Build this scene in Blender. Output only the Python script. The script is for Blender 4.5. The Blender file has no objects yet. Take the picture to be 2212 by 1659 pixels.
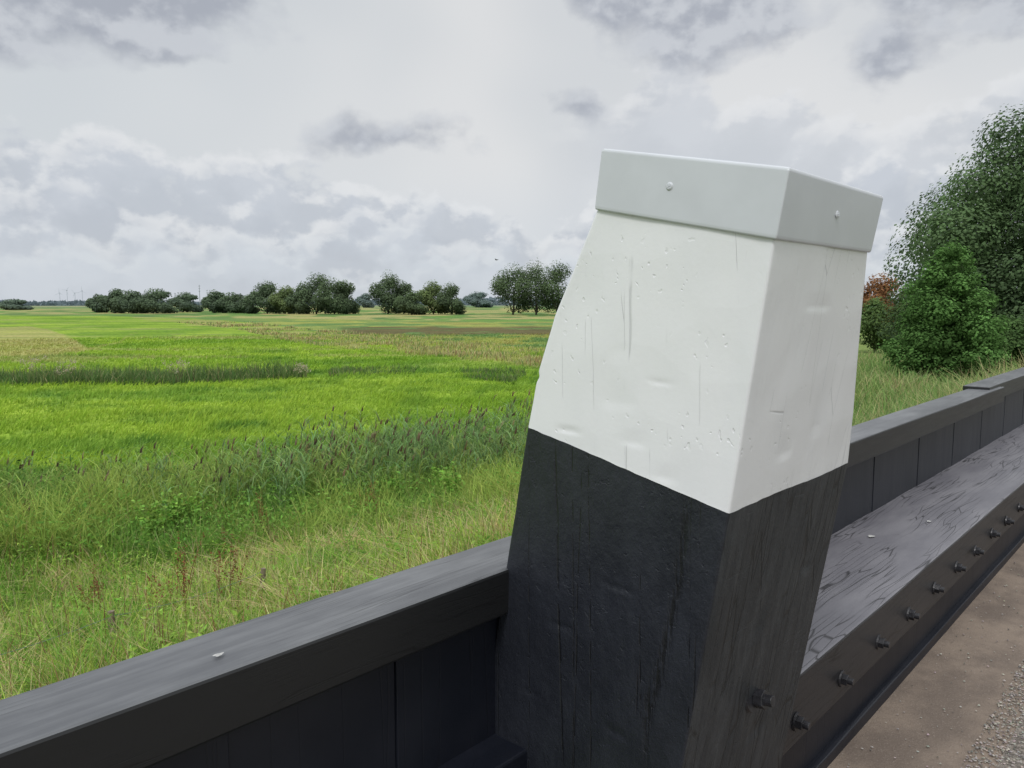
import bpy, bmesh, math, random
import numpy as np
from mathutils import Vector, Matrix
random.seed(4); rng=np.random.default_rng(7)
C=bpy.context.scene.collection
R=math.radians
S=0.8                       # local parapet units -> metres
EYE=1.55
TH=R(5.98); F=1661.0
ANG=R(43.0)
dv=np.array([math.sin(ANG),math.cos(ANG)]); nv=np.array([-math.cos(ANG),math.sin(ANG)])
FLOOR=-2.8
# ------------------------------------------------------------------ helpers
def ray(px,py):
    u=(px-1106)/F; v=(829-py)/F
    return np.array([u, math.cos(TH)+v*math.sin(TH), -math.sin(TH)+v*math.cos(TH)])
def ground_at(px,py,z=FLOOR):
    r=ray(px,py); t=(EYE-z)/-r[2]; return r[0]*t, r[1]*t
def at_dist(px,D,py=655):
    r=ray(px,py); t=D/math.hypot(r[0],r[1]); return r[0]*t, r[1]*t, EYE+r[2]*t
def hsh(a,b,s):
    v=np.sin(a*127.1+b*311.7+s*74.7)*43758.5453
    return v-np.floor(v)
def vn(x,y,s=0):
    x=np.asarray(x,float); y=np.asarray(y,float)
    xi=np.floor(x); yi=np.floor(y); xf=x-xi; yf=y-yi
    xf=xf*xf*(3-2*xf); yf=yf*yf*(3-2*yf)
    a=hsh(xi,yi,s); b=hsh(xi+1,yi,s); c=hsh(xi,yi+1,s); d=hsh(xi+1,yi+1,s)
    return (a*(1-xf)+b*xf)*(1-yf)+(c*(1-xf)+d*xf)*yf
def fbm(x,y,s=0,o=4):
    t=0;a=.5;n=0
    for i in range(o):
        t=t+a*vn(x*2**i+i*17.3,y*2**i-i*9.1,s+i); n+=a; a*=.5
    return t/n
def sm(t):
    t=np.clip(t,0,1); return t*t*(3-2*t)
def terr(x,y):
    x=np.asarray(x,float); y=np.asarray(y,float)
    p=x*nv[0]+y*nv[1]; s=x*dv[0]+y*dv[1]
    fl=FLOOR+1.7*sm((s-15)/10)*(1-sm((p-10)/8))
    z1=-0.35-0.25*(np.maximum(p,1.5)-1.5)
    k=.25
    h=np.clip(.5+.5*(z1-fl)/k,0,1); z=fl*(1-h)+z1*h+k*h*(1-h)
    D=np.hypot(x,y)
    w=sm((p-2)/3)*np.clip(60/np.maximum(D,1),0,1)
    z=z+w*(.16*(fbm(x*.45,y*.45,3,3)-.5))
    return z
def tag(o,label=None,cat=None,group=None,kind=None):
    if label:o['label']=label
    if cat:o['category']=cat
    if group:o['group']=group
    if kind:o['kind']=kind
    return o
def empty(name,loc=(0,0,0),rz=0,label=None,cat=None,group=None):
    o=bpy.data.objects.new(name,None); C.objects.link(o); o.location=loc; o.rotation_euler=(0,0,rz)
    return tag(o,label,cat,group)
def mesh_np(name,V,Fc,mat,col=None,parent=None,smooth=False):
    me=bpy.data.meshes.new(name)
    V=np.asarray(V,np.float32); Fc=np.asarray(Fc,np.int32); k=Fc.shape[1]
    me.vertices.add(len(V)); me.vertices.foreach_set('co',V.ravel())
    me.loops.add(Fc.size); me.loops.foreach_set('vertex_index',Fc.ravel())
    me.polygons.add(len(Fc)); me.polygons.foreach_set('loop_start',np.arange(0,Fc.size,k,dtype=np.int32))
    if col is not None:
        a=me.color_attributes.new('Col','FLOAT_COLOR','POINT')
        c=np.ones((len(V),4),np.float32); c[:,:3]=np.clip(col,0,1); a.data.foreach_set('color',c.ravel())
    me.polygons.foreach_set('use_smooth',np.full(len(Fc),smooth))
    me.update(calc_edges=True); me.validate()
    me.materials.append(mat)
    o=bpy.data.objects.new(name,me); C.objects.link(o)
    if parent: o.parent=parent
    return o
def bm_obj(name,bm,mat,parent=None,smooth=False,bevel=0):
    me=bpy.data.meshes.new(name); bm.to_mesh(me); bm.free()
    me.materials.append(mat)
    if smooth:
        me.polygons.foreach_set('use_smooth',[True]*len(me.polygons))
    o=bpy.data.objects.new(name,me); C.objects.link(o)
    if parent:o.parent=parent
    if bevel:
        m=o.modifiers.new('bevel','BEVEL'); m.width=bevel; m.segments=2; m.limit_method='ANGLE'
    return o
# ------------------------------------------------------------------ materials
class NT:
    def __init__(s,t): s.t=t; s.n=t.nodes; s.l=t.links
    def node(s,ty,**k):
        n=s.n.new(ty)
        for a,b in k.items(): setattr(n,a,b)
        return n
    def put(s,sock,v):
        if isinstance(v,bpy.types.NodeSocket): s.l.new(v,sock)
        elif v is not None: sock.default_value=v
    def m(s,op,a,b=None,c=None,clamp=False):
        n=s.node('ShaderNodeMath',operation=op); n.use_clamp=clamp
        s.put(n.inputs[0],a); s.put(n.inputs[1],b); s.put(n.inputs[2],c); return n.outputs[0]
    def noise(s,vec,scale,detail=4,rough=.55,dist=0):
        n=s.node('ShaderNodeTexNoise'); s.put(n.inputs['Vector'],vec)
        n.inputs['Scale'].default_value=scale; n.inputs['Detail'].default_value=detail
        n.inputs['Roughness'].default_value=rough; n.inputs['Distortion'].default_value=dist
        return n.outputs['Fac']
    def mr(s,v,a,b,c=0.,d=1.,smooth=True):
        n=s.node('ShaderNodeMapRange'); n.interpolation_type='SMOOTHSTEP' if smooth else 'LINEAR'
        s.put(n.inputs['Value'],v)
        for k,x in zip(('From Min','From Max','To Min','To Max'),(a,b,c,d)): n.inputs[k].default_value=x
        return n.outputs['Result']
    def mix(s,f,a,b,bt='MIX'):
        n=s.node('ShaderNodeMix',data_type='RGBA',blend_type=bt)
        s.put(n.inputs[0],f); s.put(n.inputs[6],a if not isinstance(a,tuple) else (*a,1)); s.put(n.inputs[7],b if not isinstance(b,tuple) else (*b,1))
        return n.outputs[2]
    def mapv(s,vec,sc,rot=(0,0,0)):
        n=s.node('ShaderNodeMapping'); s.put(n.inputs['Vector'],vec); n.inputs['Scale'].default_value=sc; n.inputs['Rotation'].default_value=rot
        return n.outputs[0]
    def bump(s,h,st,dist,nrm=None):
        n=s.node('ShaderNodeBump'); s.put(n.inputs['Height'],h); n.inputs['Strength'].default_value=st; n.inputs['Distance'].default_value=dist
        if nrm is not None: s.put(n.inputs['Normal'],nrm)
        return n.outputs[0]
def newmat(name):
    m=bpy.data.materials.new(name); m.use_nodes=True; t=NT(m.node_tree)
    b=t.n['Principled BSDF']; return m,t,b
def simple(name,col,rough=.5,noise=.25,scale=40,spec=.5,metal=0):
    m,t,b=newmat(name); tc=t.node('ShaderNodeTexCoord').outputs['Object']
    n=t.noise(tc,scale,3)
    c=t.mix(t.mr(n,.3,.7),tuple(x*(1-noise) for x in col),tuple(min(1,x*(1+noise)) for x in col))
    t.put(b.inputs['Base Color'],c); b.inputs['Roughness'].default_value=rough; b.inputs['Specular IOR Level'].default_value=spec
    b.inputs['Metallic'].default_value=metal
    t.put(b.inputs['Normal'],t.bump(n,.3,.002)); return m
def veg_mat(name):
    m=bpy.data.materials.new(name); m.use_nodes=True; t=NT(m.node_tree); t.n.remove(t.n['Principled BSDF'])
    a=t.node('ShaderNodeAttribute',attribute_name='Col').outputs['Color']
    d=t.node('ShaderNodeBsdfDiffuse'); t.put(d.inputs[0],a)
    tr=t.node('ShaderNodeBsdfTranslucent'); t.put(tr.inputs[0],a)
    mx=t.node('ShaderNodeMixShader'); mx.inputs[0].default_value=.32
    t.l.new(d.outputs[0],mx.inputs[1]); t.l.new(tr.outputs[0],mx.inputs[2])
    t.l.new(mx.outputs[0],t.n['Material Output'].inputs['Surface'])
    return m
VEG=veg_mat('foliage'); 
BARK=simple('bark',(.09,.075,.055),.9,.4,6)
def crack_lines(t,vec,sc,warp,width):
    """long thin checks in wood along the stretched axis"""
    nn=t.node('ShaderNodeTexNoise'); t.put(nn.inputs['Vector'],vec); nn.inputs['Scale'].default_value=warp[0]; nn.inputs['Detail'].default_value=2
    va=t.node('ShaderNodeVectorMath',operation='SCALE'); t.put(va.inputs[0],nn.outputs['Color']); va.inputs['Scale'].default_value=warp[1]
    ad=t.node('ShaderNodeVectorMath',operation='ADD'); t.put(ad.inputs[0],vec); t.put(ad.inputs[1],va.outputs[0])
    mp=t.mapv(ad.outputs[0],sc)
    vo=t.node('ShaderNodeTexVoronoi',feature='DISTANCE_TO_EDGE'); t.put(vo.inputs['Vector'],mp); vo.inputs['Scale'].default_value=1
    return t.mr(vo.outputs['Distance'],0,width,1,0)
def white_paint():
    m,t,b=newmat('white_paint'); tc=t.node('ShaderNodeTexCoord').outputs['Object']
    cr=crack_lines(t,tc,(15,15,.22),(3.,.010),.009)
    msk=t.mr(t.noise(t.mapv(tc,(1,1,.6)),9,2),.51,.59)
    cr=t.m('MULTIPLY',cr,msk)
    wave=t.noise(t.mapv(tc,(1,1,.10)),22,4,.6); soft=t.noise(t.mapv(tc,(1,1,.7)),5.5,1.); fine=t.noise(tc,90,3)
    pits=t.mr(t.noise(t.mapv(tc,(1,1,.8)),75,1.,.4),.68,.75)
    pm=t.mr(t.noise(tc,6,2),.48,.60); pits=t.m('MULTIPLY',pits,pm)
    dirt=t.mr(t.noise(t.mapv(tc,(1,1,.3)),4,4),.4,.75)
    # flat hewn facets: each cell tips a little its own way
    ce=t.node('ShaderNodeTexVoronoi'); t.put(ce.inputs['Vector'],t.mapv(tc,(5,5,6.5))); ce.inputs['Scale'].default_value=1.3; ce.feature='F1'
    fac=t.m('MULTIPLY',ce.outputs['Distance'],.35)
    c=t.mix(dirt,(.875,.88,.905),(.83,.84,.87))
    c=t.mix(t.m('MULTIPLY',cr,.4),c,(.36,.37,.39))
    t.put(b.inputs['Base Color'],c); b.inputs['Roughness'].default_value=.35
    h=t.m('ADD',t.m('MULTIPLY',wave,.24),t.m('MULTIPLY',fine,.06)); h=t.m('ADD',h,t.m('MULTIPLY',soft,.9)); h=t.m('ADD',h,fac)
    h=t.m('SUBTRACT',h,t.m('MULTIPLY',cr,.14)); h=t.m('SUBTRACT',h,t.m('MULTIPLY',pits,.20))
    t.put(b.inputs['Normal'],t.bump(h,.6,.009)); return m
def black_paint(name,kind):
    m,t,b=newmat(name); tc=t.node('ShaderNodeTexCoord').outputs['Object']; dark=(.005,.005,.006)
    if kind in('post','postside'):
        cr=crack_lines(t,tc,(9,9,.14),(3.,.012),.016)
        dash=t.mr(t.noise(t.mapv(tc,(8,8,1)),17,2,.6),.46,.52)
        cr=t.m('MULTIPLY',t.m('MULTIPLY',cr,dash),t.mr(t.noise(t.mapv(tc,(1,1,.3)),6,1),.36,.44))
        bl=t.noise(t.mapv(tc,(1,1,.7)),30,6,.65); fine=t.noise(tc,170,2); big=t.noise(t.mapv(tc,(1,1,.5)),7,2)
        if kind=='post': col=(.014,.016,.023); col2=(.023,.026,.035); ro=.36; dsc=(1,1,.6)
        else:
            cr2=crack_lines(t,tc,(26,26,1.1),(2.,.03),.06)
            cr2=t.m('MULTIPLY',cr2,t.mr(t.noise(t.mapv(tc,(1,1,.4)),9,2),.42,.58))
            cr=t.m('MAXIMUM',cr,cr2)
            col=(.020,.023,.028); col2=(.046,.050,.056); ro=.46; dsc=(3.5,3.5,.3)  # lighter tone puts the surroundings' reflection into the road face; cracks are weathering
        dust=t.mr(t.noise(t.mapv(tc,dsc),8,6,.7),.38,.72); bk,bd_=1.0,.008
        sc_=t.mr(t.noise(t.mapv(tc,(1,9,9),(R(28),R(20),0)),5,2,.5),.66,.70)
        bl=t.m('ADD',t.m('SUBTRACT',bl,t.m('MULTIPLY',sc_,.14)),t.m('MULTIPLY',big,.9))
    elif kind=='beam':
        cr=crack_lines(t,tc,(.75,40,40),(1.1,.13),.055)
        cr=t.m('MULTIPLY',cr,t.mr(t.noise(t.mapv(tc,(.25,1.2,1)),6.,1),.36,.52))
        bl=t.noise(t.mapv(tc,(.06,1,1)),60,3); fine=t.noise(t.mapv(tc,(.1,1,1)),120,2)
        col=(.150,.146,.165); col2=(.215,.209,.228); ro=.38; dust=t.mr(t.noise(t.mapv(tc,(.5,2,2)),3.3,5,.6),.35,.7); bk,bd_=.15,.001
    elif kind=='rail':
        cr=crack_lines(t,tc,(1.0,75,75),(1.3,.05),.05)
        cr=t.m('MULTIPLY',cr,t.mr(t.noise(t.mapv(tc,(.4,1,1)),7.,2),.44,.60)); cr=t.m('MULTIPLY',cr,.55)
        bl=t.noise(t.mapv(tc,(.08,1,1)),60,4); fine=t.noise(tc,100,3)
        col=(.100,.104,.112); col2=(.185,.191,.198); ro=.38; dust=t.mr(t.m('ADD',t.m('MULTIPLY',t.noise(t.mapv(tc,(.5,1,1)),4.3,5,.6),.6),t.m('MULTIPLY',bl,.4)),.36,.66); bk,bd_=.25,.0015
    else:
        cr=crack_lines(t,tc,(12,12,.4),(2.,.02),.02); cr=t.m('MULTIPLY',cr,.3)
        bl=t.noise(t.mapv(tc,(1,1,.2)),12,4); fine=t.noise(tc,80,3)
        col=(.006,.008,.015); col2=(.011,.013,.021); ro=.45; dust=t.mr(t.noise(tc,2.3,4,.6),.4,.7); bk,bd_=.4,.003
    c=t.mix(dust,col,col2)
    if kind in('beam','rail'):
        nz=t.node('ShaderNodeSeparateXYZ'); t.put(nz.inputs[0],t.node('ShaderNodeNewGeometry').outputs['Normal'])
        c=t.mix(t.mr(nz.outputs[2],.3,.8),tuple(x*(.17 if kind=='beam' else .15) for x in col),c)  # upward faces lighter than sides: sky reflection put into the colour
    c=t.mix(t.m('MULTIPLY',cr,.8),c,dark)
    t.put(b.inputs['Base Color'],c)
    t.put(b.inputs['Roughness'],t.m('ADD',ro-.04,t.m('MULTIPLY',bl,.14)))
    h=t.m('ADD',t.m('MULTIPLY',bl,bk),t.m('MULTIPLY',fine,.10)); h=t.m('SUBTRACT',h,t.m('MULTIPLY',cr,.5))
    t.put(b.inputs['Normal'],t.bump(h,.6,bd_)); return m
WHITE=white_paint(); BPOST=black_paint('black_post_paint','post'); BSIDE=black_paint('weathered_sheen_post_paint','postside'); BBEAM=black_paint('black_beam_paint','beam'); BRAIL=black_paint('black_rail_paint','rail'); BPLANK=black_paint('black_plank_paint','plank')
CAPM=simple('cap_paint',(.62,.645,.685),.36,.03,9)
STEEL=simple('black_bolt_paint',(.022,.022,.026),.35,.3,60)
DROP=simple('dropping',(.50,.50,.48),.8,.2,120)
# ------------------------------------------------------------------ camera
cam=bpy.data.cameras.new('camera'); co=bpy.data.objects.new('camera',cam); C.objects.link(co)
co.location=(0,0,EYE); co.rotation_euler=(R(90)-TH,0,0); cam.lens=36*F/2212; cam.sensor_width=36; cam.clip_end=20000; cam.clip_start=.05
bpy.context.scene.camera=co
bpy.context.scene.view_settings.view_transform='Standard'; bpy.context.scene.view_settings.look='None'
# ------------------------------------------------------------------ world
w=bpy.data.worlds.new('World'); bpy.context.scene.world=w; w.use_nodes=True
t=NT(w.node_tree); t.n.clear()
def az_(px): return math.atan((px-1106)/F)
def el_(py): return math.atan((655-py)/F)
tc=t.node('ShaderNodeTexCoord').outputs['Generated']; sx=t.node('ShaderNodeSeparateXYZ'); t.put(sx.inputs[0],tc)
A=t.m('ARCTAN2',sx.outputs[0],sx.outputs[1]); E=t.m('ARCSINE',sx.outputs[2])
cv=t.node('ShaderNodeCombineXYZ'); t.put(cv.inputs[0],A); t.put(cv.inputs[1],t.m('MULTIPLY',E,1.35))
up=t.node('ShaderNodeVectorMath',operation='ADD'); t.put(up.inputs[0],cv.outputs[0]); up.inputs[1].default_value=(-.006,.022,0)
def n2d(vec,scale,detail,rough,dist=0):
    n=t.node('ShaderNodeTexNoise',noise_dimensions='2D'); t.put(n.inputs['Vector'],vec)
    for k,v in (('Scale',scale),('Detail',detail),('Roughness',rough),('Distortion',dist)): n.inputs[k].default_value=v
    return n.outputs['Fac']
n1=n2d(cv.outputs[0],11,6,.52,.0); n1u=n2d(up.outputs[0],11,5,.52,.0); n0=n2d(cv.outputs[0],2.6,2,.5)
nf=n2d(cv.outputs[0],20,4,.5)
bill=t.m('SUBTRACT',1.,t.m('MULTIPLY',t.m('ABSOLUTE',t.m('SUBTRACT',nf,.5)),5.))   # rounded cauliflower bumps
def blobs(lst):
    r=None
    for (px,py,rx,ry,wt) in lst:
        a=t.m('MULTIPLY',t.m('SUBTRACT',A,az_(px)),F/rx); e=t.m('MULTIPLY',t.m('SUBTRACT',E,el_(py)),F/ry)
        d=t.m('MULTIPLY',t.m('SUBTRACT',1.,t.m('SQRT',t.m('ADD',t.m('MULTIPLY',a,a),t.m('MULTIPLY',e,e)))),wt)
        r=d if r is None else t.m('MAXIMUM',r,d)
    return r
dark=blobs([(60,-30,560,260,2.2),(250,60,290,140,1.8),(1480,-20,300,210,1.3),(2120,30,380,170,1.),(1890,190,130,120,.7),(1250,250,150,60,.5),(840,316,190,60,.6)])
nz=t.m('MULTIPLY',t.m('SUBTRACT',n1,.5),4.6)
rd=t.m('ADD',t.m('MULTIPLY',t.m('MINIMUM',dark,.8),3.2),nz)
dd_=t.mr(rd,.25,1.7)
lit=t.mr(t.m('SUBTRACT',n1,n1u),-.10,.12)
veil=t.mix(t.mr(n0,.3,.7),(.665,.685,.705),(.755,.76,.765))
veil=t.mix(t.mr(A,-.62,.05,.6,0.),veil,(.58,.63,.67))
cur=t.mix(t.mr(E,.0,.20,.85,0.),veil,(.62,.665,.725))
inner=t.mr(n1,.35,.65)
# banks of cumulus, one behind the other: humped top line, bright upper part melting into a grey body
def layer(cur,prof,seed,freq,amp,rim,alpha,bright,grey,azfade=None):
    ramp_=t.node('ShaderNodeFloatCurve'); cvv=ramp_.mapping.curves[0]
    x0,x1=az_(-200),az_(2500)
    pts=[((az_(px)-x0)/(x1-x0),el_(py)*2.) for px,py in prof]
    cvv.points[0].location=(0,pts[0][1]); cvv.points[1].location=(1,pts[-1][1])
    for p_ in pts: cvv.points.new(p_[0],p_[1])
    ramp_.mapping.update()
    t.put(ramp_.inputs['Value'],t.mr(A,x0,x1,0,1,False))
    top=t.m('MULTIPLY',ramp_.outputs[0],.5)
    o1=t.node('ShaderNodeTexNoise',noise_dimensions='1D'); t.put(o1.inputs['W'],t.m('ADD',A,seed)); o1.inputs['Scale'].default_value=freq; o1.inputs['Detail'].default_value=1.5
    hump=t.m('MULTIPLY',t.m('SUBTRACT',o1.outputs['Fac'],.5),amp)
    e=t.m('SUBTRACT',t.m('ADD',top,hump),E)
    e=t.m('ADD',e,t.m('MULTIPLY',t.m('SUBTRACT',bill,.5),.012)); e=t.m('ADD',e,t.m('MULTIPLY',t.m('SUBTRACT',n1,.5),.13))
    al=t.m('MULTIPLY',t.mr(e,-.007,.016),t.mr(e,rim*1.8,rim*4.,1.,0.))
    if azfade: al=t.m('MULTIPLY',al,t.mr(A,az_(azfade[0]),az_(azfade[1])))
    body=t.mr(t.m('ADD',e,t.m('MULTIPLY',t.m('SUBTRACT',lit,.5),-.050)),-.014,rim)
    g2=t.mix(inner,grey,tuple(x+.06 for x in grey))
    c=t.mix(body,bright,g2)
    return t.mix(t.m('MULTIPLY',al,alpha),cur,c)
Bc,Gc=(.79,.80,.815),(.51,.545,.605)
cur=layer(cur,[(-200,260),(1100,250),(1220,240),(1350,190),(1450,170),(1560,260),(1700,230),(1850,300),(2212,250),(2500,260)],3.1,14,.05,.055,.68,Bc,(.55,.58,.63),(1120,1420))
cur=layer(cur,[(-200,370),(60,350),(200,325),(330,380),(540,355),(700,400),(900,450),(1100,510),(1250,470),(1500,380),(1800,400),(2212,420),(2500,420)],7.7,16,.05,.045,.78,Bc,Gc)
cur=layer(cur,[(-200,445),(200,420),(420,460),(700,455),(900,430),(1100,460),(1300,480),(2500,470)],11.3,20,.045,.040,.78,(.775,.79,.81),Gc)
cur=layer(cur,[(-200,515),(400,505),(800,505),(1300,540),(2500,540)],17.9,26,.035,.033,.72,(.74,.765,.795),(.54,.58,.64))
cur=layer(cur,[(-200,575),(800,570),(2500,580)],23.3,34,.025,.025,.6,(.70,.74,.78),(.57,.615,.675))
dkc=t.mix(lit,(.37,.395,.455),(.575,.60,.645))
skyc=t.mix(t.m('MULTIPLY',dd_,.85),cur,dkc)
st=t.node('ShaderNodeTexSky',sky_type='NISHITA'); st.sun_disc=False; st.sun_elevation=R(42); st.sun_rotation=R(205)
sk=t.mix(1.,st.outputs[0],(.10,.10,.10),'MULTIPLY')
fin=t.mix(.95,sk,skyc)
zen=t.mr(E,.42,1.3,1.,1.8)
bg=t.node('ShaderNodeBackground'); t.put(bg.inputs[0],fin); t.put(bg.inputs[1],zen)
wo=t.node('ShaderNodeOutputWorld'); t.l.new(bg.outputs[0],wo.inputs[0])
sl=bpy.data.lights.new('sun','SUN'); sl.energy=1.4; sl.angle=R(14); sl.color=(1,.975,.955)
so=bpy.data.objects.new('sun',sl); C.objects.link(so)
so.rotation_euler=Vector((-.35,-.75,.9)).to_track_quat('Z','Y').to_euler()
# ------------------------------------------------------------------ land-use bands on the polder floor
def band(pts):
    xy=[ground_at(*p) for p in pts]
    a=np.array([math.atan2(x,y) for x,y in xy]); d=np.log([math.hypot(x,y) for x,y in xy]); 
    return lambda az: np.exp(np.interp(az,a,d))
bDry=band([(0,1185),(400,1190),(800,1165),(1142,1125),(1500,1050)])
bReedB=band([(0,1030),(230,1035),(600,1020),(1150,955),(1500,900)])
bDitF=band([(0,832),(400,828),(680,812),(900,805),(1150,832)])
bDitB=band([(0,812),(400,812),(680,803),(900,797),(1150,806)])
bRuF=band([(0,676),(300,690),(480,706),(620,735),(700,748),(900,765),(1180,795)])
bRuB=band([(0,674),(300,683),(480,692),(680,716),(850,728),(1180,760)])
bPurF=band([(0,670),(700,722),(1180,724)]); bPurB=band([(0,669),(700,706),(1180,704)])
bTanF=band([(0,772),(90,770),(190,756),(260,740),(330,700),(1180,690)]); bTanB=band([(0,708),(60,704),(110,712),(190,752),(260,738),(330,699),(1180,689)])
bFar=band([(0,682),(600,690),(1180,698)])
G1=np.array([.235,.39,.045]); G2=np.array([.35,.50,.065]); GD=np.array([.12,.25,.045]); TAN=np.array([.50,.45,.20]); RUST=np.array([.30,.22,.10]); MID=np.array([.18,.30,.10]); YG=np.array([.40,.44,.12]); PUR=np.array([.16,.13,.07]); DRY=np.array([.27,.37,.09]); WEED=np.array([.17,.29,.065])
def mixc(a,b,f):
    f=np.clip(f,0,1)[...,None]; return a*(1-f)+b*f
def ramp(D,a,b,soft=.04):
    l=np.log(D); return sm((l-np.log(a))/soft+.5)*(1-sm((l-np.log(b))/soft+.5))
def landcol(x,y):
    az=np.arctan2(x,y); D=np.maximum(np.hypot(x,y),.5)
    j=np.exp((fbm(x*.12,y*.12,11,4)-.5)*.12); Dj=D*j
    azd=np.stack([az*40,np.log(D)*14],-1)
    n=fbm(x*.09,y*.09,21,4); n2=fbm(x*.5,y*.5,31,4); n3=fbm(azd[...,0]*.6,azd[...,1]*1.6,41,4); n4=fbm(x*.05,y*.22,51,4)
    c=mixc(G1*np.ones(x.shape+(1,)),G2,sm((n-.35)/.3))
    c=mixc(c,GD,sm((n2-.52)/.2)*.4+sm((n3-.60)/.2)*.5)
    c=mixc(c,GD*1.2,sm((n4-.52)/.14)*.45)
    tan=ramp(Dj,bTanF(az),bTanB(az),.05)*(az<az_(300)); c=mixc(c,mixc(YG*np.ones(x.shape+(1,)),TAN,n2*1.4-.2),tan*.9)
    c=mixc(c,TAN,sm((n4-.60)/.08)*sm((np.log(D)-3.9)/.3)*.5)
    left=(1-sm((az-az_(660))/.06))
    c=mixc(c,GD*.9,ramp(Dj,bDitF(az),bDitB(az),.04)*(left+.0))
    c=mixc(c,GD,ramp(Dj,bDitF(az),bDitB(az),.05)*(1-left)*sm((n3-.4)/.2)*.9)
    bey=sm((np.log(Dj)-np.log(bRuB(az)))/.05)*(az>az_(290))
    cb=mixc(MID*np.ones(x.shape+(1,)),YG,sm((n3-.38)/.18)*sm((az-az_(450))/.1))
    cb=mixc(cb,RUST,sm((n3-.58)/.12)*.45*sm((az-az_(600))/.1))
    c=mixc(c,cb,bey)
    pm=ramp(Dj,bPurF(az),bPurB(az),.06)*sm((az-az_(720))/.03)
    c=mixc(c,PUR,pm*.9*sm((n3-.25)/.2))
    rm=ramp(Dj,bRuF(az),bRuB(az),.08)*(az>az_(290))*sm((n3-.28)/.22)
    c=mixc(c,mixc(YG*np.ones(x.shape+(1,)),TAN,sm((n2-.35)/.3)),rm*.75)
    far=sm((np.log(Dj)-np.log(bFar(az)))/.1)
    fc=mixc(np.array([.15,.25,.09])*np.ones(x.shape+(1,)),np.array([.20,.36,.09]),sm((n-.4)/.2)); fc=mixc(fc,TAN,sm((fbm(az*30,np.log(D)*12,55,3)-.46)/.1)*.85)
    c=mixc(c,fc,far)
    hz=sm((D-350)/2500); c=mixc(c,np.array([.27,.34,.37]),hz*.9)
    near=1-sm((np.log(Dj)-np.log(bReedB(az)))/.06)
    c=mixc(c,WEED,near)
    dry=1-sm((np.log(Dj)-np.log(bDry(az)))/.1)
    c=mixc(c,mixc(DRY*np.ones(x.shape+(1,)),WEED,n2*1.5-.4),dry)
    rt=sm((az-az_(1500))/.08)
    c=mixc(c,mixc(np.array([.19,.29,.08])*np.ones(x.shape+(1,)),np.array([.30,.36,.13]),n2*1.6-.3),rt)
    return c
az=np.concatenate([np.linspace(-math.pi,-.85,40),np.linspace(-.84,.84,420),np.linspace(.85,math.pi,40)])
rr=np.concatenate([[0.01],np.exp(np.linspace(math.log(1.0),math.log(9000),420))])
AZg,RR=np.meshgrid(az,rr); X=RR*np.sin(AZg); Y=RR*np.cos(AZg); Z=terr(X,Y)
col=landcol(X,Y)*.85
nA=len(az); nR=len(rr)
i=np.arange(nR-1)[:,None]*nA+np.arange(nA-1)[None,:]
Fc=np.stack([i,i+nA,i+nA+1,i+1],-1).reshape(-1,4)[:,::-1]
m,tt,b=newmat('polder_ground'); a=tt.node('ShaderNodeAttribute',attribute_name='Col').outputs['Color']
gp=tt.node('ShaderNodeNewGeometry').outputs['Position']
nn=tt.noise(gp,2.2,5,.65); nb=tt.noise(tt.mapv(gp,(.25,1,1)),.25,4,.6)
c=tt.mix(1.,a,tt.mix(tt.mr(nn,.3,.7),(.6,.65,.6),(1.25,1.22,1.2)),'MULTIPLY'); c=tt.mix(1.,c,tt.mix(tt.mr(nb,.35,.65),(.8,.85,.8),(1.15,1.12,1.1)),'MULTIPLY')
tt.put(b.inputs['Base Color'],c); b.inputs['Roughness'].default_value=.95; b.inputs['Specular IOR Level'].default_value=.05
gr=mesh_np('ground',np.stack([X,Y,Z],-1).reshape(-1,3),Fc,m,col.reshape(-1,3),smooth=True); tag(gr,kind='structure')
# ------------------------------------------------------------------ blades
def blades(base,H,W,lean,col0,col1,K=3,la=None):
    N=len(base); ang=rng.uniform(0,2*math.pi,N) if la is None else la; fa=rng.uniform(0,math.pi,N)
    ld=np.stack([np.cos(ang),np.sin(ang),np.zeros(N)],-1); fd=np.stack([np.cos(fa),np.sin(fa),np.zeros(N)],-1)
    V=np.empty((N,K+1,2,3)); Cc=np.empty((N,K+1,2,3))
    for k in range(K+1):
        u=k/K
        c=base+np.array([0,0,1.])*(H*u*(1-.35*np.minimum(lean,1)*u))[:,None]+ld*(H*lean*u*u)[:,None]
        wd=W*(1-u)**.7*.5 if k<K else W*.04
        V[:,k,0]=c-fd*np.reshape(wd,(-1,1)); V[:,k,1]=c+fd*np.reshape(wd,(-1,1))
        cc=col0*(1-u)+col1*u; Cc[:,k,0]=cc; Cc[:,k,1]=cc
    b0=(np.arange(N)*(K+1)*2)[:,None]+np.arange(K)[None,:]*2
    Fq=np.stack([b0,b0+1,b0+3,b0+2],-1).reshape(-1,4)
    return V.reshape(-1,3),Fq,Cc.reshape(-1,3)
def join(parts):
    Vs,Fs,Cs=[],[],[];o=0
    for V,Fq,Cc in parts: Vs.append(V);Fs.append(Fq+o);Cs.append(Cc);o+=len(V)
    return np.concatenate(Vs),np.concatenate(Fs),np.concatenate(Cs)
def scatter(n,D0,D1,a0=-.72,a1=.72):
    a=rng.uniform(a0,a1,n); D=np.exp(rng.uniform(math.log(D0),math.log(D1),n))
    return D*np.sin(a),D*np.cos(a),a,D
def pos(x,y,dz=0): return np.stack([x,y,terr(x,y)+dz],-1)
def jit(c,amt,N): 
    return np.clip(c*(1+rng.normal(0,amt,(N,1)))*(1+rng.normal(0,amt*.3,(N,3))),.004,.9)
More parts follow.
